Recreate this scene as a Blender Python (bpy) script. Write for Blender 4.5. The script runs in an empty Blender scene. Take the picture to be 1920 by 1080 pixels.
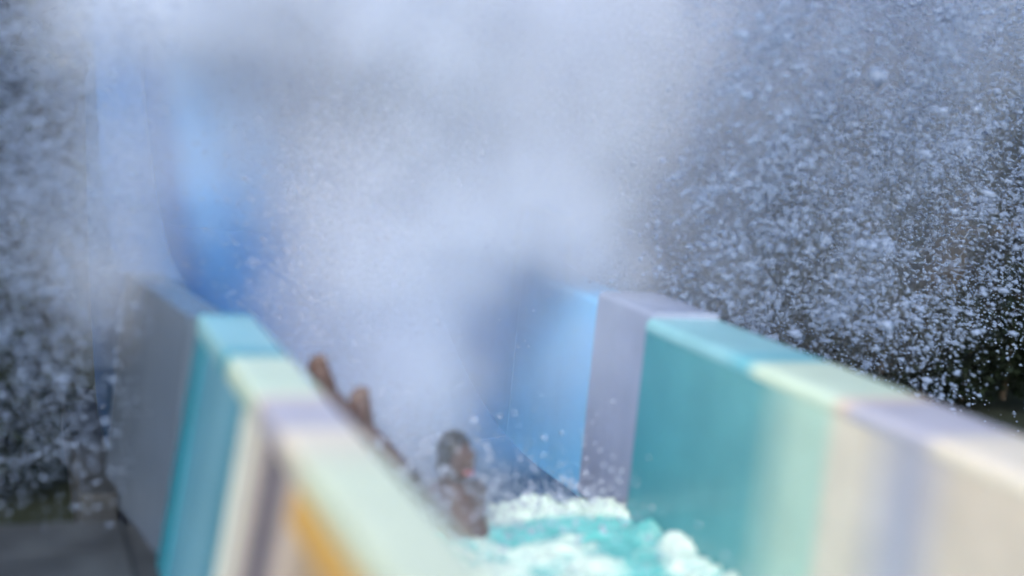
import bpy, bmesh, math, random
import numpy as np
from mathutils import Vector, Matrix, noise
random.seed(7)
rng = np.random.default_rng(11)
scene = bpy.context.scene
COL = scene.collection

# ------------------------------------------------------------ camera
cam_d = bpy.data.cameras.new("camera")
cam = bpy.data.objects.new("camera", cam_d)
COL.objects.link(cam)
scene.camera = cam
cam_d.sensor_width = 36.0
cam_d.lens = 36.0 * 2300 / 1920
cam_d.clip_start = 0.05
cam_d.clip_end = 2000
A = Vector((-950, -448, 2300)).normalized()            # along the channel, in camera axes (x right, y down, z forward)
C = Vector((1, .03, (950 + 448 * .03) / 2300)).normalized()
D = A.cross(C)
R = Matrix((( C.x, -C.y, -C.z), (A.x, -A.y, -A.z), (-D.x, D.y, D.z)))
cam.matrix_world = Matrix.Translation((0, 0, 2.1)) @ R.to_4x4()
cam_d.dof.use_dof = True
cam_d.dof.focus_distance = 8.9
cam_d.dof.aperture_fstop = 0.28

# ------------------------------------------------------------ light
SUN_EL, SUN_AZ = 35, 209            # degrees; azimuth clockwise from +Y
world = bpy.data.worlds.new("World")
scene.world = world
world.use_nodes = True
wn = world.node_tree
bg = wn.nodes["Background"]
sky = wn.nodes.new("ShaderNodeTexSky")
sky.sky_type = 'NISHITA'
sky.sun_disc = False
sky.sun_elevation = math.radians(SUN_EL)
sky.sun_rotation = math.radians(SUN_AZ)
sky.air_density = 1.3
sky.dust_density = 1.0
wn.links.new(sky.outputs[0], bg.inputs[0])
bg.inputs[1].default_value = 0.15
sl = bpy.data.lights.new("sun", 'SUN')
sl.energy = 1.5
sl.angle = math.radians(12)
sl.color = (1, .95, .90)
sun = bpy.data.objects.new("sun", sl)
COL.objects.link(sun)
az, el = math.radians(SUN_AZ), math.radians(SUN_EL)
sd = Vector((math.sin(az) * math.cos(el), math.cos(az) * math.cos(el), math.sin(el)))
sun.rotation_euler = sd.to_track_quat('Z', 'Y').to_euler()

scene.view_settings.view_transform = 'Standard'
scene.view_settings.look = 'None'
scene.view_settings.gamma = 1
scene.view_settings.use_curve_mapping = False
scene.view_settings.exposure = 0.9
scene.cycles.volume_bounces = 7
scene.cycles.max_bounces = 10
scene.cycles.diffuse_bounces = 2
scene.cycles.glossy_bounces = 2
scene.cycles.transmission_bounces = 3
scene.cycles.transparent_max_bounces = 12
scene.cycles.volume_step_rate = 2.0
scene.cycles.volume_max_steps = 48
scene.cycles.use_denoising = True
scene.cycles.use_adaptive_sampling = True
scene.cycles.adaptive_threshold = 0.06
scene.cycles.adaptive_min_samples = 16

# ------------------------------------------------------------ helpers
def tag(o, label=None, cat=None, group=None, kind=None):
    if label: o["label"] = label
    if cat: o["category"] = cat
    if group: o["group"] = group
    if kind: o["kind"] = kind
    return o

def link(name, me, parent=None, mat=None):
    o = bpy.data.objects.new(name, me)
    COL.objects.link(o)
    if parent is not None:
        o.parent = parent
    if mat is not None and me is not None:
        me.materials.clear(); me.materials.append(mat)
    return o

def empty(name, loc):
    o = bpy.data.objects.new(name, None)
    o.empty_display_size = .2
    o.location = loc
    COL.objects.link(o)
    return o

def keep(o, parent):
    """parent without moving (parents here only have a location)"""
    o.parent = parent
    o.location = Vector(o.location) - Vector(parent.location)
    return o

def mesh_np(name, V, F, smooth=False):
    me = bpy.data.meshes.new(name)
    V = np.asarray(V, np.float32); F = np.asarray(F, np.int32)
    me.vertices.add(len(V)); me.vertices.foreach_set("co", V.ravel())
    n = F.shape[1]
    me.loops.add(F.size); me.loops.foreach_set("vertex_index", F.ravel())
    me.polygons.add(len(F))
    me.polygons.foreach_set("loop_start", np.arange(0, F.size, n, dtype=np.int32))
    me.polygons.foreach_set("loop_total", np.full(len(F), n, np.int32))
    if smooth: me.polygons.foreach_set("use_smooth", np.ones(len(F), bool))
    me.update(calc_edges=True)
    return me

def bm_mesh(name, bm, smooth=False, angle=None):
    bmesh.ops.recalc_face_normals(bm, faces=bm.faces)
    me = bpy.data.meshes.new(name)
    bm.to_mesh(me); bm.free()
    if smooth:
        for p in me.polygons: p.use_smooth = True
    if angle:
        me.set_sharp_from_angle(angle=angle)
    return me

def box(bm, lo, hi, bev=0.0):
    r = bmesh.ops.create_cube(bm, size=1)
    vs = r['verts']
    lo, hi = Vector(lo), Vector(hi)
    for v in vs:
        v.co = Vector(((v.co.x + .5) * (hi.x - lo.x) + lo.x, (v.co.y + .5) * (hi.y - lo.y) + lo.y, (v.co.z + .5) * (hi.z - lo.z) + lo.z))
    if bev:
        es = list({e for v in vs for e in v.link_edges})
        bmesh.ops.bevel(bm, geom=es, offset=bev, segments=2, affect='EDGES', profile=.5)

def extrude(name, prof, stations, mat, parent=None, zoff=None, xoff=None, smooth=True):
    """closed XZ profile swept along the Y stations; zoff(y), xoff(y) shift it"""
    n = len(prof); V = []; F = []
    for y in stations:
        dz = zoff(y) if zoff else 0; dx = xoff(y) if xoff else 0
        for x, z in prof: V.append((x + dx, y, z + dz))
    bm = bmesh.new()
    vs = [bm.verts.new(v) for v in V]
    for k in range(len(stations) - 1):
        for i in range(n):
            j = (i + 1) % n
            bm.faces.new((vs[k*n+i], vs[k*n+j], vs[(k+1)*n+j], vs[(k+1)*n+i]))
    bm.faces.new([vs[i] for i in range(n)]); bm.faces.new([vs[(len(stations)-1)*n+i] for i in reversed(range(n))])
    me = bm_mesh(name, bm, smooth, math.radians(35))
    return link(name, me, parent, mat)

def round_profile(x0, x1, z0, z1, r, seg=6):
    """rectangle with rounded upper corners"""
    p = [(x0, z0), (x1, z0)]
    for k in range(seg + 1):
        a = math.pi / 2 * k / seg
        p.append((x1 - r + r * math.cos(a), z1 - r + r * math.sin(a)))
    for k in range(seg + 1):
        a = math.pi / 2 * (1 + k / seg)
        p.append((x0 + r + r * math.cos(a), z1 - r + r * math.sin(a)))
    return p

# ------------------------------------------------------------ materials
def new_mat(name):
    m = bpy.data.materials.new(name); m.use_nodes = True
    nt = m.node_tree
    return m, nt, nt.nodes["Principled BSDF"]

def N(nt, t, **kw):
    n = nt.nodes.new(t)
    for k, v in kw.items(): setattr(n, k, v)
    return n

def paint(name, col, rough=.26, var=.10, streak=.12, tint=(.55, .62, .66)):
    """moulded, painted fibreglass with faint drip streaks, chalky patches and fine relief"""
    m, nt, b = new_mat(name)
    L = nt.links.new
    tc = N(nt, "ShaderNodeTexCoord")
    mp = N(nt, "ShaderNodeMapping"); mp.inputs[3].default_value = (9, 9, .7)
    L(tc.outputs["Object"], mp.inputs[0])
    n1 = N(nt, "ShaderNodeTexNoise"); n1.inputs["Scale"].default_value = 1.6; n1.inputs["Detail"].default_value = 5
    L(mp.outputs[0], n1.inputs["Vector"])
    n2 = N(nt, "ShaderNodeTexNoise"); n2.inputs["Scale"].default_value = 3.0; n2.inputs["Detail"].default_value = 6
    L(tc.outputs["Object"], n2.inputs["Vector"])
    r1 = N(nt, "ShaderNodeMapRange"); r1.inputs[1].default_value = .45; r1.inputs[2].default_value = .75; r1.inputs[4].default_value = streak
    L(n1.outputs[0], r1.inputs[0])
    mx = N(nt, "ShaderNodeMix", data_type='RGBA'); mx.inputs[6].default_value = (*col, 1); mx.inputs[7].default_value = (*[c * t for c, t in zip(col, tint)], 1)
    L(r1.outputs[0], mx.inputs[0])
    r2 = N(nt, "ShaderNodeMapRange"); r2.inputs[1].default_value = .3; r2.inputs[2].default_value = .7; r2.inputs[3].default_value = 1 - var; r2.inputs[4].default_value = 1 + var * .4
    L(n2.outputs[0], r2.inputs[0])
    hs = N(nt, "ShaderNodeHueSaturation"); L(mx.outputs[2], hs.inputs["Color"]); L(r2.outputs[0], hs.inputs["Value"])
    L(hs.outputs[0], b.inputs["Base Color"])
    b.inputs["Roughness"].default_value = rough
    bp = N(nt, "ShaderNodeBump"); bp.inputs["Strength"].default_value = .08; bp.inputs["Distance"].default_value = .01
    L(n2.outputs[0], bp.inputs["Height"]); L(bp.outputs[0], b.inputs["Normal"])
    return m

M_teal = paint("teal_gelcoat", (.035, .30, .36))
M_teal_top = paint("light_teal_gelcoat", (.22, .52, .56))
M_teal_stripe = paint("deep_teal_gelcoat", (.015, .20, .28))
M_steel = paint("steel_teal_gelcoat", (.12, .30, .40), streak=.35)
M_mint = paint("mint_gelcoat", (.42, .72, .58))
M_cream = paint("cream_gelcoat", (.66, .62, .52))
M_white = paint("pale_mint_gelcoat", (.58, .76, .66))
M_lav = paint("lavender_gelcoat", (.30, .34, .46))
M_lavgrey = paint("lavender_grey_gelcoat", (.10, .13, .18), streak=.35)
M_pink = paint("pinkish_gelcoat", (.56, .44, .42))
M_taupe_shade = paint("taupe_shade_gelcoat", (.17, .15, .17), streak=.3)
M_ochre_reflect = paint("ochre_reflection_gelcoat", (.62, .36, .10))
M_blue_dim = paint("dimmed_blue_gelcoat", (.05, .16, .38), rough=.3)  # same chute paint darkened, dimmer light put into the colour
M_blue = paint("blue_gelcoat", (.20, .55, .88), rough=.3)  # lighter copy of that paint, lifted against the mist's shadow
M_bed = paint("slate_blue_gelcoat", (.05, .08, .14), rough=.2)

def banded(name, stops, span=6):
    """soft-edged colour bands, some of them painted shadow, along the length of the wall (object Y), same gelcoat finish"""
    m = paint(name, (1, 1, 1)); nt = m.node_tree; L = nt.links.new
    tc = N(nt, "ShaderNodeTexCoord"); sp = N(nt, "ShaderNodeSeparateXYZ"); L(tc.outputs["Object"], sp.inputs[0])
    mr = N(nt, "ShaderNodeMapRange"); mr.inputs[1].default_value = 1.0; mr.inputs[2].default_value = 1.0 + span
    L(sp.outputs[1], mr.inputs[0])
    cr = N(nt, "ShaderNodeValToRGB"); L(mr.outputs[0], cr.inputs[0])
    e = cr.color_ramp.elements
    for k, (y, c) in enumerate(stops):
        p = (y - 1) / span
        el_ = e[k] if k < 2 else e.new(p)
        el_.position = p; el_.color = (*c, 1)
    hs = [n for n in nt.nodes if n.bl_idname == "ShaderNodeHueSaturation"][0]
    mx = [n for n in nt.nodes if n.bl_idname == "ShaderNodeMix"][0]
    dk = N(nt, "ShaderNodeMix", data_type='RGBA', blend_type='MULTIPLY'); dk.inputs[0].default_value = 1
    dk.inputs[7].default_value = (.62, .68, .72, 1)
    L(cr.outputs[0], mx.inputs[6]); L(cr.outputs[0], dk.inputs[6]); L(dk.outputs[2], mx.inputs[7])
    return m
TEAL, MINT, CREAM, LAV_SHADOW, BEIGE = (.13, .37, .39), (.47, .64, .53), (.76, .66, .54), (.46, .44, .51), (.71, .58, .47)  # lavender is an overhead structure's cast shadow put into the wall colour
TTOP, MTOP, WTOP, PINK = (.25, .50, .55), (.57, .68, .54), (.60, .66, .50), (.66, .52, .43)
M_rbody = banded("right_wall_bands", [(1.0, BEIGE), (3.30, BEIGE), (3.53, LAV_SHADOW), (3.60, LAV_SHADOW), (3.88, CREAM), (4.0, CREAM), (4.12, MINT), (4.28, MINT), (4.62, TEAL), (5.8, (.07, .29, .35))])
M_rtop = banded("right_coping_bands", [(1.0, CREAM), (3.42, CREAM), (3.52, LAV_SHADOW), (3.92, LAV_SHADOW), (4.00, PINK), (4.10, MTOP), (4.62, MTOP), (4.74, (.14, .44, .52)), (4.95, TTOP), (5.8, TTOP)])
M_ltop = banded("left_coping_bands", [(1.0, WTOP), (3.30, WTOP), (3.62, CREAM), (3.70, CREAM), (3.74, LAV_SHADOW), (4.05, LAV_SHADOW), (4.10, PINK), (4.18, MTOP), (4.72, MTOP), (4.745, (.05, .33, .42)), (4.83, (.05, .33, .42)), (4.88, TTOP), (5.5, TTOP), (5.58, (.06, .36, .42))])
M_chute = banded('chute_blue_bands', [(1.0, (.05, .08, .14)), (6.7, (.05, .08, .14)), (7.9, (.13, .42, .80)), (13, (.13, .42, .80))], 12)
M_lbody = banded("left_wall_bands", [(1.0, (.42, .31, .20)), (3.2, (.44, .33, .22)), (3.38, (.50, .40, .32)), (3.50, BEIGE), (3.60, (.44, .36, .34)), (3.70, (.19, .17, .19)), (3.87, (.17, .15, .18)), (3.97, (.50, .42, .38)), (4.10, (.70, .64, .54)), (4.28, (.62, .62, .56)), (4.36, (.06, .26, .32)), (4.50, (.12, .32, .42)), (4.70, (.17, .38, .48)), (5.25, (.10, .29, .40)), (5.36, (.02, .20, .28)), (5.6, (.02, .20, .28))])  # dark taupe stretch is shadow painted into the outer face
def concrete():
    m, nt, b = new_mat("wet_concrete"); L = nt.links.new
    tc = N(nt, "ShaderNodeTexCoord")
    n1 = N(nt, "ShaderNodeTexNoise"); n1.inputs["Scale"].default_value = 2.2; n1.inputs["Detail"].default_value = 8
    n2 = N(nt, "ShaderNodeTexNoise"); n2.inputs["Scale"].default_value = 60; n2.inputs["Detail"].default_value = 4
    L(tc.outputs["Object"], n1.inputs["Vector"]); L(tc.outputs["Object"], n2.inputs["Vector"])
    cr = N(nt, "ShaderNodeValToRGB")
    cr.color_ramp.elements[0].position = .35; cr.color_ramp.elements[0].color = (.028, .032, .038, 1)
    cr.color_ramp.elements[1].position = .7; cr.color_ramp.elements[1].color = (.075, .085, .095, 1)
    L(n1.outputs[0], cr.inputs[0]); L(cr.outputs[0], b.inputs["Base Color"])
    b.inputs["Roughness"].default_value = .6
    bp = N(nt, "ShaderNodeBump"); bp.inputs["Strength"].default_value = .3; bp.inputs["Distance"].default_value = .004
    L(n2.outputs[0], bp.inputs["Height"]); L(bp.outputs[0], b.inputs["Normal"])
    return m
M_conc = concrete()

def foliage(name, c0, c1):
    m, nt, b = new_mat(name); L = nt.links.new
    g = N(nt, "ShaderNodeNewGeometry")
    cr = N(nt, "ShaderNodeValToRGB")
    cr.color_ramp.elements[0].color = (*c0, 1); cr.color_ramp.elements[1].color = (*c1, 1)
    L(g.outputs["Random Per Island"], cr.inputs[0]); L(cr.outputs[0], b.inputs["Base Color"])
    b.inputs["Roughness"].default_value = .6
    b.inputs["Specular IOR Level"].default_value = .2
    return m
M_leaf = foliage("dark_leaf", (.004, .009, .006), (.012, .022, .012))
M_leaf2 = foliage("hedge_leaf", (.004, .008, .006), (.014, .024, .012))
def bark():
    m, nt, b = new_mat("bark"); L = nt.links.new
    n1 = N(nt, "ShaderNodeTexNoise"); n1.inputs["Scale"].default_value = 14
    cr = N(nt, "ShaderNodeValToRGB"); cr.color_ramp.elements[0].color = (.03, .022, .016, 1); cr.color_ramp.elements[1].color = (.10, .08, .06, 1)
    L(n1.outputs[0], cr.inputs[0]); L(cr.outputs[0], b.inputs["Base Color"]); b.inputs["Roughness"].default_value = .9
    return m
M_bark = bark()

def water_mat():
    m, nt, b = new_mat("churned_water"); L = nt.links.new
    at = N(nt, "ShaderNodeAttribute"); at.attribute_name = "foam"
    tc = N(nt, "ShaderNodeTexCoord")
    n = N(nt, "ShaderNodeTexNoise"); n.inputs["Scale"].default_value = 38; n.inputs["Detail"].default_value = 8
    L(tc.outputs["Object"], n.inputs["Vector"])
    ad = N(nt, "ShaderNodeMath", operation='MULTIPLY_ADD'); L(n.outputs[0], ad.inputs[0]); ad.inputs[1].default_value = .5; L(at.outputs["Fac"], ad.inputs[2])
    r = N(nt, "ShaderNodeMapRange", interpolation_type='SMOOTHSTEP'); r.inputs[1].default_value = .56; r.inputs[2].default_value = .98
    L(ad.outputs[0], r.inputs[0])
    mx = N(nt, "ShaderNodeMix", data_type='RGBA'); mx.inputs[6].default_value = (.15, .52, .50, 1); mx.inputs[7].default_value = (.62, .74, .66, 1)
    L(r.outputs[0], mx.inputs[0]); L(mx.outputs[2], b.inputs["Base Color"])
    rr = N(nt, "ShaderNodeMapRange"); rr.inputs[3].default_value = .08; rr.inputs[4].default_value = .6
    L(r.outputs[0], rr.inputs[0]); L(rr.outputs[0], b.inputs["Roughness"])
    bp = N(nt, "ShaderNodeBump"); bp.inputs["Strength"].default_value = .5; bp.inputs["Distance"].default_value = .01
    L(n.outputs[0], bp.inputs["Height"]); L(bp.outputs[0], b.inputs["Normal"])
    return m
M_water = water_mat()

def drop_mat(name, col, alpha):
    m, nt, b = new_mat(name)
    b.inputs["Base Color"].default_value = (*col, 1)
    b.inputs["Roughness"].default_value = .12
    b.inputs["IOR"].default_value = 1.33
    b.inputs["Alpha"].default_value = alpha
    return m
M_drop = drop_mat("spray_water", (.34, .44, .64), .55)
M_dropc = drop_mat("fine_spray_water", (.62, .67, .82), .5)
def skin(name, c, r=.4):
    m, nt, b = new_mat(name); L = nt.links.new
    n = N(nt, "ShaderNodeTexNoise"); n.inputs["Scale"].default_value = 18; n.inputs["Detail"].default_value = 4
    cr = N(nt, "ShaderNodeValToRGB"); cr.color_ramp.elements[0].position = .3; cr.color_ramp.elements[1].position = .7
    cr.color_ramp.elements[0].color = (*[x * .8 for x in c], 1); cr.color_ramp.elements[1].color = (*[x * 1.12 for x in c], 1)
    L(n.outputs[0], cr.inputs[0]); L(cr.outputs[0], b.inputs["Base Color"]); b.inputs["Roughness"].default_value = r
    return m
M_skin = skin("wet_skin", (.10, .052, .040))
M_hair = skin("wet_hair", (.018, .014, .012), .3)
M_short = skin("dark_swimwear", (.02, .03, .06), .6)
M_lip = skin("lips", (.42, .07, .07), .35)

# ------------------------------------------------------------ ground
GZ = -.15
bm = bmesh.new()
bmesh.ops.create_grid(bm, x_segments=80, y_segments=80, size=1)
for v in bm.verts:
    x = math.copysign(abs(v.co.x) ** 3 * 400, v.co.x); y = math.copysign(abs(v.co.y) ** 3 * 400, v.co.y)
    z = GZ - .06 + (noise.noise((x * .15, y * .15, 0)) * .25 if max(abs(x - 2), abs(y - 4)) > 14 else 0) - (.12 if y > 0 else 0)
    v.co = Vector((x, y, z - .08))
gm, nt, b = new_mat("damp_soil"); L = nt.links.new
n1 = N(nt, "ShaderNodeTexNoise"); n1.inputs["Scale"].default_value = 3; n1.inputs["Detail"].default_value = 9
cr = N(nt, "ShaderNodeValToRGB"); cr.color_ramp.elements[0].color = (.012, .02, .010, 1); cr.color_ramp.elements[1].color = (.035, .05, .022, 1)
cr.color_ramp.elements[0].position = .35; cr.color_ramp.elements[1].position = .65
L(n1.outputs[0], cr.inputs[0]); L(cr.outputs[0], b.inputs["Base Color"]); b.inputs["Roughness"].default_value = .9
tag(link("ground", bm_mesh("ground", bm), None, gm), "dark damp ground under the trees around the slide", kind="structure")

# poolside deck of concrete slabs left of the slide (each slab its own piece)
deck = tag(empty("pool_deck", (0, 4, GZ)), "grey wet concrete deck left of the slide", kind="structure")
bmx = bmesh.new(); box(bmx, (-4.5, -3, GZ - .3), (.9, 6.1, GZ - .03))
keep(link("deck_bed", bm_mesh("deck_bed", bmx), None, M_conc), deck)
for ix, x in enumerate(np.arange(-2.6, .6, .8)):
    for iy, y in enumerate(np.arange(2.6, 6.0, .62)):
        bmx = bmesh.new(); h = random.uniform(-.004, .004)
        box(bmx, (x + .006, y + .006, GZ - .03), (x + .794, min(y + .612, 6.09), GZ + h), .006)
        keep(link("slab", bm_mesh("slab", bmx), None, M_conc), deck)

# ------------------------------------------------------------ the water slide
slide = tag(empty("water_slide", (2.1, 5.7, GZ)),
            "blue and teal water slide trough with banded pale walls running toward the camera", "water slide")
WT = 1.0
def rise(y):
    return max(0.0, y - 7.0) ** 2 / 7.0 if y > 7.0 else 0.0
def seg_stations(a, b_, step=.25):
    n = max(2, int(abs(b_ - a) / step) + 1)
    return list(np.linspace(a, b_, n))
GAP = .003
# left wall : body panels (near to far), x outer .84 inner 1.08
LB = [(1.2, 3.20, M_ochre_reflect), (3.20, 3.50, M_pink), (3.50, 3.92, M_taupe_shade), (3.92, 4.30, M_cream),
      (4.30, 4.42, M_teal_stripe), (4.42, 5.33, M_steel), (5.33, 5.56, M_teal_stripe)]
for a, b_, m in LB:
    proud = .012 if m is M_teal_stripe else 0
    prof = [(.72 - proud, GZ - .05), (1.13, GZ - .05), (1.085, WT - .09), (.845 - proud, WT - .09)]
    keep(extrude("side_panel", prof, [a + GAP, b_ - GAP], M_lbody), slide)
LT = [(1.2, 3.72, M_white), (3.72, 4.10, M_lav), (4.10, 4.74, M_mint), (4.74, 4.83, M_teal_stripe), (4.83, 5.58, M_teal_top)]
for a, b_, m in LT:
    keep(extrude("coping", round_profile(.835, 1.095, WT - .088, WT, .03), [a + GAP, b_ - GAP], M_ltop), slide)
keep(extrude("reflection_strip", [(.806, .81), (.825, .81), (.838, WT - .091), (.824, WT - .091)], [1.2, 3.42], M_ochre_reflect), slide)  # added strip, its ochre paints in a warm reflection under the coping
# flared end wing, steps outward going away
def wing(y): return -(y - 5.56) * .15
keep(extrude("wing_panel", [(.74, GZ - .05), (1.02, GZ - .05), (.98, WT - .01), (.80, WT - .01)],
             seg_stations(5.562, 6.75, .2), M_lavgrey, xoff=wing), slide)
# right wall
RX0, RX1 = 3.22, 3.70
RB = [(1.2, 3.50, M_pink), (3.50, 3.83, M_lav), (3.83, 4.04, M_cream), (4.04, 4.56, M_mint), (4.56, 5.70, M_teal)]
for a, b_, m in RB:
    prof = [(RX0 + .008, GZ - .05), (RX1 + .05, GZ - .05), (RX1 - .005, WT - .07), (RX0 + .005, WT - .07)]
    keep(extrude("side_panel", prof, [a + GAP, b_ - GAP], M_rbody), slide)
RT = [(1.2, 3.50, M_cream), (3.50, 4.02, M_lav), (4.02, 4.72, M_mint), (4.72, 5.70, M_teal_top)]
for a, b_, m in RT:
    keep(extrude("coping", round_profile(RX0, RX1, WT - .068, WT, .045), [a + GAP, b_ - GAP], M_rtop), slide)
keep(extrude("side_panel", round_profile(RX0 + .03, RX1 - .02, GZ - .05, WT + .03, .04), [5.703, 6.35], M_lav), slide)
# blue chute beyond: bed, left wall, right wall rising steeply
ST = seg_stations(6.553, 13.0, .2)
def chute(name, prof, sts, m):
    return keep(extrude(name, prof, sts, m, zoff=rise), slide)
cuts = [6.553, 7.5, 8.6, 9.8, 11.4, 13.0]
for i in range(5):
    sts = seg_stations(cuts[i] + GAP, cuts[i + 1] - GAP, .15)
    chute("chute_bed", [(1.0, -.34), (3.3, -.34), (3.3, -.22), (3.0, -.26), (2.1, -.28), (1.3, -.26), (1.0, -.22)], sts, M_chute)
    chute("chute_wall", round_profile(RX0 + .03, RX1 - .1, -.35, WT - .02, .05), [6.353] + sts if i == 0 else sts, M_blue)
    chute("chute_wall", round_profile(.62, .97, -.12 if i == 0 else -.35, WT - .06, .05), [y for y in sts if y > 6.76], M_blue_dim)
keep(extrude("trough_floor", [(1.10, -.42), (3.24, -.42), (3.24, -.34), (1.10, -.34)], [1.2, 6.55], M_bed), slide)
keep(extrude("trough_floor", [(1.04, -.33), (3.24, -.33), (3.24, -.21), (1.04, -.21)], [5.95, 6.551], M_bed), slide)
# concrete footing carrying the chute
bmx = bmesh.new(); box(bmx, (.42, 6.38, GZ - .3), (3.9, 8.6, -.36), .01); box(bmx, (.42, 6.39, -.365), (.61, 8.59, -.125), .01)
tag(link("concrete_footing", bm_mesh("concrete_footing", bmx), None, M_conc),
    "dark grey concrete footing under the blue chute behind the pale wing", "footing")
for k, yy in enumerate((9.4, 11.2)):
    bmx = bmesh.new()
    for sx in (1.2, 2.9):
        box(bmx, (sx, yy, GZ - .3), (sx + .3, yy + .3, -.35 + rise(yy)), .01)
    box(bmx, (.8, yy - .002, -.5 + rise(yy)), (3.5, yy + .302, -.36 + rise(yy)), .01)
    keep(link("support_frame", bm_mesh("support_frame", bmx), None, M_conc), slide)

# ------------------------------------------------------------ water
WZ = -.10
nx, ny = 260, 460
xs = np.linspace(1.10, 3.22, nx); ys = np.linspace(1.3, 5.98, ny)
V = np.zeros((ny, nx, 3)); foam = np.zeros((ny, nx))
for j, y in enumerate(ys):
    for i, x in enumerate(xs):
        wx = x + .12 * noise.noise((x * 3, y * 3, 5)); wy = y + .10 * noise.noise((x * 4, y * 3, 2))
        a = noise.fractal((wx * 2.4, wy * 5.5, 3.1), .8, 2.2, 5)
        c = noise.noise((wx * 6, wy * 14, 9.7))
        d = noise.noise((wx * 16, wy * 34, 1.7)) + .6 * noise.noise((wx * 34, wy * 60, 4.7))
        cr_ = 1 - abs(noise.noise((wx * 3.2, wy * 8, 6.6))) * 2.4      # sharp crests
        e = math.exp(-((y - 5.76) / .12) ** 2)                         # foam lip at the far edge
        f = .47 + .42 * a + .24 * c + .30 * d + .14 * cr_
        f -= .42 * math.exp(-((y - 5.48) / .13) ** 2)
        f += .10 * math.exp(-((y - 4.7) / .4) ** 2)
        f -= .42 * math.exp(-((x - 2.93 + (5.2 - y) * .12 + .05 * c) / .13) ** 2) * (1 if y < 5.6 else .3)
        f += .55 * e
        h = .032 * a + .024 * cr_ + .020 * max(f - .5, 0) * (1 + c) + .012 * d * max(f, 0)
        h += e * (.06 * math.exp(-((x - 2.80) / .22) ** 2) + .03 * noise.noise((x * 6, 4, 8)) + .02 * d)
        pile = math.exp(-((x - 2.55) / .36) ** 2 - ((y - 4.55) / .28) ** 2)
        h += pile * (.04 + .04 * c + .02 * d); f += .18 * pile
        h += (.065 + .02 * c) * math.exp(-((3.22 - x) / .16) ** 2) * min(1, max(0, (5.65 - y) / .25))
        if y > 5.85: h -= (y - 5.85) * .9
        V[j, i] = (x, y, WZ + h); foam[j, i] = f
idx = np.arange(nx * ny).reshape(ny, nx)
F = np.stack([idx[:-1, :-1], idx[:-1, 1:], idx[1:, 1:], idx[1:, :-1]], -1).reshape(-1, 4)
me = mesh_np("channel_water", V.reshape(-1, 3), F, True)
at = me.attributes.new("foam", 'FLOAT', 'POINT'); at.data.foreach_set("value", foam.ravel().astype(np.float32))
wat = tag(link("channel_water", me, None, M_water), "churning turquoise water with white foam in the trough", kind="structure")

# ------------------------------------------------------------ droplets
OCT_V = np.array([(1, 0, 0), (-1, 0, 0), (0, 1, 0), (0, -1, 0), (0, 0, 1), (0, 0, -1)], float)
OCT_F = np.array([(0, 2, 4), (2, 1, 4), (1, 3, 4), (3, 0, 4), (2, 0, 5), (1, 2, 5), (3, 1, 5), (0, 3, 5)])
def droplets(name, P, rad, stretch, vel, mat, label):
    n = len(P)
    vel = vel / (np.linalg.norm(vel, axis=1, keepdims=True) + 1e-9)
    up = np.tile([0.0, 1.0, 0.0], (n, 1)) + rng.normal(0, .2, (n, 3))
    u = np.cross(vel, up); u /= np.linalg.norm(u, axis=1, keepdims=True)
    w = np.cross(vel, u)
    B = OCT_V[None] * (1 + rng.normal(0, .18, (n, 6, 1)))
    V = (P[:, None] + rad[:, None, None] * (B[..., 0:1] * u[:, None] + B[..., 1:2] * w[:, None] + B[..., 2:3] * vel[:, None] * stretch[:, None, None]))
    F = (OCT_F[None] + (np.arange(n) * 6)[:, None, None]).reshape(-1, 3)
    me = mesh_np(name, V.reshape(-1, 3), F, True)
    return tag(link(name, me, None, mat), label, "spray", kind="stuff")

def clumpy(n, lo, hi, weight, nclump=300, spread=.16, share=.55, streak=2.2):
    """points in a box accepted by weight(P), part of them gathered in clumps"""
    lo, hi = np.array(lo, float), np.array(hi, float)
    out = []
    got = 0
    while got < n:
        P = rng.uniform(lo, hi, (n * 2, 3))
        k = rng.random(len(P)) < share
        cc = rng.uniform(lo, hi, (nclump, 3))
        s = rng.gamma(2, spread / 2, nclump) + .03
        ci = rng.integers(0, nclump, k.sum())
        sdir = cc - np.array((2.2, 5.6, -.4)); sdir[:, 2] = sdir[:, 2] * .8; sdir /= np.linalg.norm(sdir, axis=1, keepdims=True)
        sdir += rng.normal(0, .25, sdir.shape)
        P[k] = cc[ci] + rng.normal(0, 1, (k.sum(), 3)) * s[ci][:, None] * .7 + sdir[ci] * (rng.normal(0, 1, k.sum()) * s[ci] * streak)[:, None]
        w = weight(P)
        P = P[(rng.random(len(P)) < w) & (P > lo).all(1) & (P < hi).all(1)]
        out.append(P); got += len(P)
    return np.concatenate(out)[:n]

SRC = np.array((2.2, 5.6, -.1))
def fan_vel(P):
    d = P - SRC
    d[:, 2] = d[:, 2] * .35 - .55 * np.abs(d[:, 0]) * .6
    return d + rng.normal(0, .25, P.shape)

# right-hand curtain of drops
def w_right(P):
    x, y, z = P.T
    k = x / y                               # direction across
    dark = np.clip((x - 3.8) / 2.3, 0, 1) * np.clip((1.9 - z) / 1.7, 0, 1)
    return np.clip(1.02 - 1.25 * dark, .02, 1) * np.clip((x - 3.45) / .3 + .15, 0, 1) * np.where((z < .9) & (x < 3.75), 0, 1)
P = clumpy(85000, (3.45, 5.75, -.1), (7.3, 7.3, 3.9), w_right, 500, .07, .65)
droplets("spray_droplets", P, rng.lognormal(math.log(.0053), .50, len(P)), rng.uniform(1.0, 3.6, len(P)), fan_vel(P), M_drop,
         "curtain of glinting water drops thrown out over the right wall")
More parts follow.
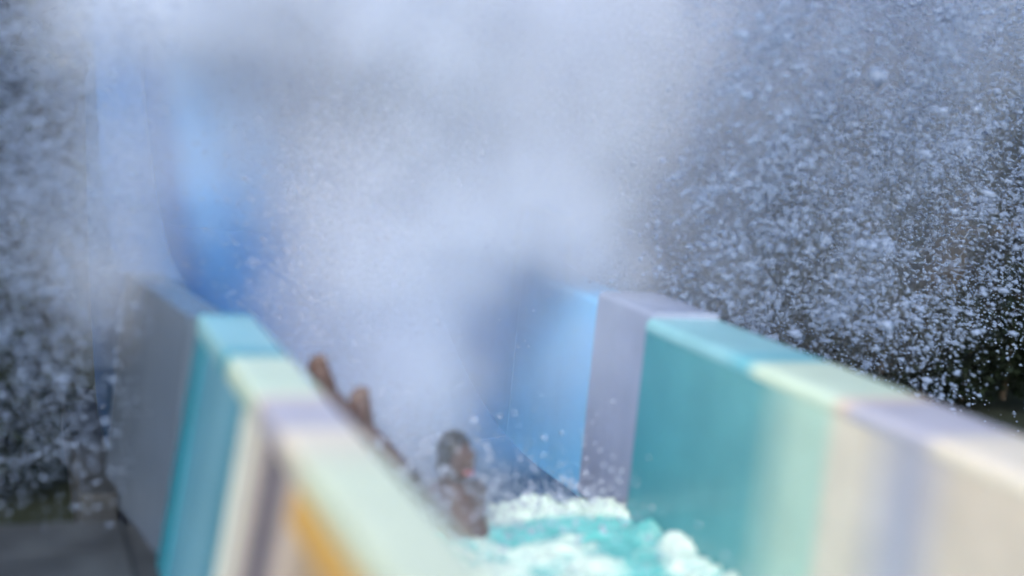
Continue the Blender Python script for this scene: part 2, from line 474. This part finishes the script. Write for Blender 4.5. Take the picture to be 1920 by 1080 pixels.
# left-hand curtain
def w_left(P):
    x, y, z = P.T
    return np.clip(.25 + .75 * (z + .1) / 1.4, .02, 1) * np.clip((.75 - x) / .35, .02, 1)
P = clumpy(60000, (-.9, 5.9, -.15), (.75, 7.2, 3.4), w_left, 260, .10, .55)
droplets("spray_droplets", P, rng.lognormal(math.log(.0030), .45, len(P)), rng.uniform(1.0, 3.6, len(P)), fan_vel(P), M_drop,
         "curtain of falling water drops at the far left of the slide")
# fine ragged spray in the middle of the plume
def w_mid(P):
    x, y, z = P.T
    u = (x - 2.1)
    v = np.clip((z - .2) / 1.5, 0, 1)
    body = np.exp(-((x - 1.75 - .12 * z) / .38) ** 2) * v + np.exp(-((x - 3.35) / .45) ** 2) * np.clip((z - 1.5) / .8, 0, 1) + .02 * v
    return np.clip(body, 0, 1)
P = clumpy(60000, (.3, 6.45, .1), (4.6, 7.2, 3.5), w_mid, 420, .09, .8)
droplets("spray_droplets", P, rng.lognormal(math.log(.0031), .36, len(P)), rng.uniform(1.5, 6.0, len(P)), fan_vel(P), M_dropc,
         "ragged fine spray hanging in the middle of the splash")
# small splashes over the channel water
def w_low(P):
    x, y, z = P.T
    return np.exp(-(z - WZ) / .10) * (.12 + np.exp(-((y - 5.7) / .3) ** 2)) + .8 * np.exp(-((x - 1.8) / .32) ** 2 - ((z - .15) / .22) ** 2) * (y > 5.3)
P = clumpy(9000, (1.15, 3.6, WZ), (3.18, 6.1, .6), w_low, 120, .06, .7)
droplets("spray_droplets", P, rng.lognormal(math.log(.005), .5, len(P)), rng.uniform(1.0, 1.8, len(P)), rng.normal(0, 1, P.shape), M_dropc,
         "low spatter of drops over the foaming channel water")

# ------------------------------------------------------------ mist
def mist(name, lo, hi, blobs, color, label, voxel=.07):
    """a cloud of fine spray: one density field (ragged blobs) held in a voxel volume"""
    m = bpy.data.materials.new(name); m.use_nodes = True
    nt = m.node_tree; nt.nodes.clear()
    out = N(nt, "ShaderNodeOutputMaterial"); pv = N(nt, "ShaderNodeVolumePrincipled")
    pv.inputs["Color"].default_value = (*color, 1); pv.inputs["Anisotropy"].default_value = 0
    pv.inputs["Density"].default_value = 1
    nt.links.new(pv.outputs[0], out.inputs["Volume"])
    ng = bpy.data.node_groups.new(name, 'GeometryNodeTree'); L = ng.links.new
    ng.interface.new_socket("Geometry", in_out='INPUT', socket_type='NodeSocketGeometry')
    ng.interface.new_socket("Geometry", in_out='OUTPUT', socket_type='NodeSocketGeometry')
    go = ng.nodes.new("NodeGroupOutput")
    vc = ng.nodes.new("GeometryNodeVolumeCube")
    vc.inputs["Min"].default_value = lo; vc.inputs["Max"].default_value = hi
    for k, ax in enumerate(("Resolution X", "Resolution Y", "Resolution Z")):
        vc.inputs[ax].default_value = int((hi[k] - lo[k]) / voxel)
    pos = ng.nodes.new("GeometryNodeInputPosition").outputs[0]
    def vm(op, a, b_=None, c=None):
        n = N(ng, "ShaderNodeVectorMath", operation=op)
        for k, v in enumerate((a, b_, c)):
            if v is None: continue
            if hasattr(v, "node"): L(v, n.inputs[k])
            else: n.inputs[k].default_value = v
        return n
    def warp(src, scale, detail, amount):
        nz = N(ng, "ShaderNodeTexNoise"); nz.inputs["Scale"].default_value = scale; nz.inputs["Detail"].default_value = detail; nz.inputs["Roughness"].default_value = .6
        L(pos, nz.inputs["Vector"])
        return vm('MULTIPLY_ADD', vm('SUBTRACT', nz.outputs["Color"], (.5, .5, .5)).outputs[0], (amount,) * 3, src).outputs[0]
    p = warp(pos, 1.3, 5, 1.0)
    acc = None
    for (c, rad, amp) in blobs:
        ln = vm('LENGTH', vm('DIVIDE', vm('SUBTRACT', p, c).outputs[0], rad).outputs[0])
        mr = N(ng, "ShaderNodeMapRange", interpolation_type='SMOOTHSTEP'); mr.inputs[1].default_value = 0; mr.inputs[2].default_value = 1.0; mr.inputs[3].default_value = amp; mr.inputs[4].default_value = 0
        L(ln.outputs["Value"], mr.inputs[0])
        if acc is None: acc = mr.outputs[0]
        else:
            ad = N(ng, "ShaderNodeMath", operation='ADD'); L(acc, ad.inputs[0]); L(mr.outputs[0], ad.inputs[1]); acc = ad.outputs[0]
    # ragged multiplier
    nz = N(ng, "ShaderNodeTexNoise"); nz.inputs["Scale"].default_value = 3.2; nz.inputs["Detail"].default_value = 5; nz.inputs["Roughness"].default_value = .65
    L(pos, nz.inputs["Vector"])
    mr = N(ng, "ShaderNodeMapRange"); mr.inputs[1].default_value = .30; mr.inputs[2].default_value = .70; mr.inputs[3].default_value = .75; mr.inputs[4].default_value = 1.25
    L(nz.outputs[0], mr.inputs[0])
    ml = N(ng, "ShaderNodeMath", operation='MULTIPLY'); L(acc, ml.inputs[0]); L(mr.outputs[0], ml.inputs[1])
    L(ml.outputs[0], vc.inputs["Density"])
    sm = ng.nodes.new("GeometryNodeSetMaterial"); sm.inputs["Material"].default_value = m
    L(vc.outputs[0], sm.inputs["Geometry"]); L(sm.outputs[0], go.inputs[0])
    bm = bmesh.new(); box(bm, lo, hi)
    o = link(name, bm_mesh(name, bm), None, m)
    o.modifiers.new("mist", 'NODES').node_group = ng
    return tag(o, label, "mist", kind="stuff")

MIST = [  # centre, radii, density
    ((2.7, 7.2, 2.45), (2.4, 1.6, 2.0), 4.0),
    ((2.05, 6.8, 1.0), (.88, .95, 1.4), 4.2),
    ((1.8, 7.0, 3.0), (2.0, 1.4, 1.6), 3.5),
    ((1.35, 6.6, 2.8), (1.3, .85, .9), 4.0),
    ((2.85, 6.8, 1.50), (.8, .6, .66), 3.0),
    ((2.6, 8.0, 2.2), (2.2, 1.0, 2.6), 2.2),
    ((.45, 6.4, 1.35), (.7, .6, 1.0), .9),
    ((3.35, 6.6, 1.3), (.6, .5, .5), 2.2),
    ((.65, 6.55, .95), (.6, .45, .55), 1.5),
    ((3.3, 6.15, .8), (.45, .4, .6), 1.0),
    ((3.05, 6.4, .6), (.7, .6, .8), .75),
    ((2.0, 6.0, .3), (.75, .75, .7), 2.0),
    ((1.85, 5.25, .35), (.8, .40, .65), .35),
    ((4.1, 7.3, 2.8), (1.9, 1.4, 1.7), 2.4),
    ((5.8, 7.4, 3.8), (3.0, 1.4, 2.2), 1.8),
    ((4.0, 7.3, 1.2), (1.1, 1.1, 1.0), 1.3),
    ((5.4, 7.6, 2.3), (2.8, 1.3, 2.6), .8),
    ((.65, 6.35, 2.45), (.85, .6, .7), 3.8),
    ((.75, 6.6, 1.75), (.8, .6, .8), .9),
]
mist("spray_mist", (-1.6, 4.95, -.1), (8.2, 9.0, 5.2), MIST, (.875, .915, .997),
     "pale bluish mist blooming up from the splash between the walls")

# ------------------------------------------------------------ trees
LEAF = np.array([(-.5, 0, 0), (0, .28, .05), (.5, 0, 0), (0, -.28, .05)])
def leaves(centers, radii, n, size, squash=.8):
    centers = np.array(centers); radii = np.array(radii)
    ci = rng.integers(0, len(centers), n)
    d = rng.normal(0, 1, (n, 3)); d /= np.linalg.norm(d, axis=1, keepdims=True)
    r = rng.random(n) ** .45
    P = centers[ci] + d * (radii[ci] * r)[:, None] * np.array((1, 1, squash))
    q = rng.normal(0, 1, (n, 3)); q /= np.linalg.norm(q, axis=1, keepdims=True)
    t = rng.normal(0, 1, (n, 3)); t -= (t * q).sum(1, keepdims=True) * q; t /= np.linalg.norm(t, axis=1, keepdims=True)
    b_ = np.cross(q, t); s = size * rng.uniform(.6, 1.4, n)
    V = P[:, None] + s[:, None, None] * (LEAF[None, :, 0:1] * t[:, None] + LEAF[None, :, 1:2] * b_[:, None] + LEAF[None, :, 2:3] * q[:, None])
    F = np.arange(n * 4).reshape(n, 4)
    return V.reshape(-1, 3), F
def tree(x, y, h, w, label, low=.1):
    far = y > 13; nl = 15000 if far else 10000
    t = tag(empty("tree", (x, y, GZ - .3)), label, "tree", "dark trees behind the slide")
    bm = bmesh.new()
    def limb(p, q, r0, r1):
        d = (q - p); m = d.to_track_quat('Z', 'Y').to_matrix().to_4x4(); m.translation = (p + q) / 2
        bmesh.ops.create_cone(bm, segments=8, radius1=r0, radius2=r1, depth=d.length, cap_ends=True, matrix=m)
    limb(Vector((0, 0, 0)), Vector((.1, 0, h * .45)), w * .07, w * .045)
    limb(Vector((.1, 0, h * .44)), Vector((.0, .1, h * .85)), w * .045, w * .015)
    cs, rs = [], []
    for k in range(16):
        a = k * 2.4; zz = h * (low + (1 - low) * (k + .5) / 16)
        rr = w * .5 * math.sin(math.pi * min(1, .22 + .75 * (zz / h))) * random.uniform(.5, 1)
        q = Vector((rr * math.cos(a), rr * math.sin(a), zz))
        limb(Vector((.05, 0, max(.2, zz - .5))), q, w * .02, w * .006)
        cs.append(q); rs.append(w * random.uniform(.2, .32))
    link("trunk", bm_mesh("trunk", bm, True), t, M_bark)
    V, F = leaves([tuple(c) for c in cs], rs, nl, .24 if far else .13)
    link("crown", mesh_np("crown", V, F), t, M_leaf)
    return t
tree(6.4, 10.5, 5.5, 4.2, "dark leafy tree behind the mist just right of the blue chute")
tree(9.0, 10.0, 5.0, 4.4, "dark leafy tree behind the drops over the right wall")
tree(11.8, 10.8, 5.6, 4.8, "dark leafy tree at the far right edge behind the drops")
tree(7.8, 13.8, 7.0, 5.5, "taller dark tree standing behind the ones right of the chute")
tree(5.6, 14.8, 7.0, 5.0, "dark tree hidden in mist behind the steep chute")
tree(-1.9, 11.5, 6.5, 4.0, "dark tree left of the blue chute behind falling drops")
tree(-3.4, 12.5, 6.5, 5.0, "dark tree beyond the left edge behind the deck")
tree(10.6, 15.5, 8.5, 6.5, "tall dark tree behind the gap between the right-hand trees")
tree(-1.5, 15.5, 9.0, 6.0, "tallest dark tree far behind the left hedge")
tree(1.8, 17.5, 10.0, 6.5, "tall dark tree far behind the top of the blue chute")
tree(-5.2, 16.5, 11.0, 7.0, "tall dark tree beyond the left edge of the view")
tree(13.8, 14.5, 7.0, 6.0, "dark tree behind the far right tree")
def hedge(x0, x1, y0, y1, h, label, n):
    t = tag(empty("hedge", ((x0 + x1) / 2, (y0 + y1) / 2, GZ - .25)), label, "hedge")
    cs = [(random.uniform(x0, x1), random.uniform(y0, y1), GZ + h * random.uniform(.05, .9)) for _ in range(90)]
    V, F = leaves(cs, [.38] * 90, n, .075)
    keep(link("foliage", mesh_np("foliage", V, F), None, M_leaf2), t)
    bm = bmesh.new()
    for k in range(10):
        x = x0 + (x1 - x0) * (k + .5) / 10
        m = Matrix.Translation((x, (y0 + y1) / 2, GZ + h * .3))
        bmesh.ops.create_cone(bm, segments=6, radius1=.03, radius2=.015, depth=h * .9, cap_ends=True, matrix=m)
    keep(tag(link("stems", bm_mesh("stems", bm), None, M_bark), kind="stuff"), t)
hedge(-2.6, .12, 6.75, 7.4, 1.2, "low dark hedge at the back of the deck left of the slide", 16000)
hedge(4.6, 9.5, 8.2, 9.0, .8, "dark hedge behind the right wall of the slide", 22000)

# ------------------------------------------------------------ rider
def chain_object(chains, res):
    """union of tapered limbs given as chains of (point, radius) -> one voxel-remeshed mesh"""
    bm = bmesh.new()
    for ch in chains:
        for (p, r) in ch:
            p = Vector(p); rad = r if isinstance(r, (tuple, list)) else (r, r, r)
            m = Matrix.Translation(p) @ Matrix.Diagonal((*rad, 1))
            bmesh.ops.create_icosphere(bm, subdivisions=2, radius=1, matrix=m)
        for (p, r), (q, s) in zip(ch, ch[1:]):
            p, q = Vector(p), Vector(q); d = q - p
            if d.length < 1e-4: continue
            r = min(r) if isinstance(r, (tuple, list)) else r; s = min(s) if isinstance(s, (tuple, list)) else s
            m = d.to_track_quat('Z', 'Y').to_matrix().to_4x4(); m.translation = (p + q) / 2
            bmesh.ops.create_cone(bm, segments=16, radius1=r, radius2=s, depth=d.length, cap_ends=True, matrix=m)
    me = bpy.data.meshes.new("tmp"); bm.to_mesh(me); bm.free()
    o = bpy.data.objects.new("tmp", me); COL.objects.link(o)
    rm = o.modifiers.new("r", 'REMESH'); rm.mode = 'VOXEL'; rm.voxel_size = res
    sm = o.modifiers.new("s", 'SMOOTH'); sm.factor = .5; sm.iterations = 4
    dg = bpy.context.evaluated_depsgraph_get(); dg.update()
    me2 = bpy.data.meshes.new_from_object(o.evaluated_get(dg))
    bpy.data.objects.remove(o); bpy.data.meshes.remove(me)
    for p in me2.polygons: p.use_smooth = True
    return me2

rider = tag(empty("person", (2.34, 5.4, -.33)),
            "person in dark swimwear reclining in the trough, both arms flung up in the spray", "person")
def hand(wrist, dirv, side):
    """palm plus five fingers, reaching along dirv; side = thumb direction"""
    w = Vector(wrist); d = Vector(dirv).normalized(); s = Vector(side).normalized(); nrm = d.cross(s)
    out = [[(w, .032), (w + d * .045, (.036)), (w + d * .085, .033)],
           [(w + d * .05 + s * .022, .02), (w + d * .085 + s * .024, .016)], [(w + d * .05 - s * .022, .02), (w + d * .085 - s * .026, .016)]]
    for k, (off, ln) in enumerate(((.030, .072), (.011, .083), (-.010, .077), (-.030, .060))):
        b0 = w + d * .088 + s * off; sp = d + s * off * 2.6
        sp.normalize()
        p1 = b0 + sp * ln * .45; p2 = p1 + (sp + nrm * .25).normalized() * ln * .3; p3 = p2 + (sp + nrm * .55).normalized() * ln * .28
        out.append([(b0, .0115), (p1, .011), (p2, .0105), (p3, .0095)])
    t0 = w + d * .03 + s * .028
    t1 = t0 + (s * .05 + d).normalized() * .035; t2 = t1 + (s * .05 + d).normalized() * .03
    out.append([(t0, .015), (t1, .0115), (t2, .0095)])
    k_ = 1.16
    return [[(w + (Vector(p) - w) * k_, q * k_) for p, q in ch] for ch in out]
HEAD = Vector((2.17, 5.58, .26)); 
neck = Vector((2.14, 5.62, .12)); chest = Vector((2.20, 5.60, -.02)); waist = Vector((2.28, 5.50, -.20)); pel = Vector((2.36, 5.36, -.28))
shR = Vector((1.99, 5.66, .06)); shL = Vector((2.33, 5.70, .04))
chains = [
    [(pel, (.15, .12, .11)), (waist, (.135, .115, .105)), (chest, (.16, .12, .125)), ((chest + neck) / 2, .10), (neck, .058), (HEAD - Vector((0, 0, .06)), .058)],
    [(shR, .062), (chest + Vector((0, 0, .05)), .085), (shL, .062)],
    # head: skull, jaw, nose, ears, brow
    [(HEAD, (.076, .092, .112))], [(HEAD + Vector((.02, -.028, -.062)), (.055, .06, .052))],
    [(HEAD + Vector((.035, -.088, .012)), .012), (HEAD + Vector((.043, -.106, -.020)), .015)],
    [(HEAD + Vector((-.012, -.072, .035)), .016), (HEAD + Vector((.062, -.056, .035)), .016)],
    [(HEAD + Vector((-.078, -.005, -.005)), (.012, .02, .032))], [(HEAD + Vector((.078, .005, -.005)), (.012, .02, .032))],
    # arms up and back to the left
    [(shR, .056), ((1.74, 5.60, .32), .052), ((1.72, 5.60, .34), .052), ((1.48, 5.56, .60), .040)],
    [(shR + Vector((.05, .03, -.02)), .054), ((1.86, 5.48, .22), .052), ((1.84, 5.47, .24), .052), ((1.66, 5.52, .44), .040)],
    # legs stretched toward the camera, mostly under the foam
    [(pel + Vector((-.09, 0, -.01)), .095), ((2.31, 4.92, -.22), .062), ((2.31, 4.90, -.22), .056), ((2.34, 4.50, -.25), .038), ((2.36, 4.40, -.20), (.035)), ((2.36, 4.37, -.12), .024)],
    [(pel + Vector((.09, 0, -.01)), .095), ((2.53, 4.94, -.22), .062), ((2.53, 4.92, -.22), .056), ((2.52, 4.52, -.26), .038), ((2.53, 4.42, -.21), (.035)), ((2.53, 4.39, -.13), .024)],
]
chains += hand((1.48, 5.56, .60), (-.45, -.05, .9), (.85, -.2, .42))
chains += hand((1.66, 5.52, .44), (-.25, .05, .95), (.9, -.2, .28))
keep(link("body", chain_object(chains, .007), None, M_skin), rider)
keep(link("hair", chain_object([[(HEAD + Vector((-.016, .022, .030)), (.092, .096, .108))], [(HEAD + Vector((-.03, .06, -.05)), (.06, .04, .09))]], .007), None, M_hair), rider)
keep(link("swim_shorts", chain_object([[(pel, (.165, .13, .125))], [(pel + Vector((-.09, 0, -.01)), .107), ((2.32, 5.05, -.24), .08)], [(pel + Vector((.09, 0, -.01)), .107), ((2.50, 5.07, -.24), .08)]], .012), None, M_short), rider)
keep(link("mouth", chain_object([[(HEAD + Vector((.012, -.088, -.055)), .008), (HEAD + Vector((.036, -.094, -.058)), .010), (HEAD + Vector((.060, -.084, -.055)), .008)]], .004), None, M_lip), rider)
for sx in (.004, .062):
    keep(link("eye", chain_object([[(HEAD + Vector((sx, -.078, .014)), (.013, .010, .008))]], .004), None, M_hair), rider)
rider.location.x -= .01
rider.location.z += .03
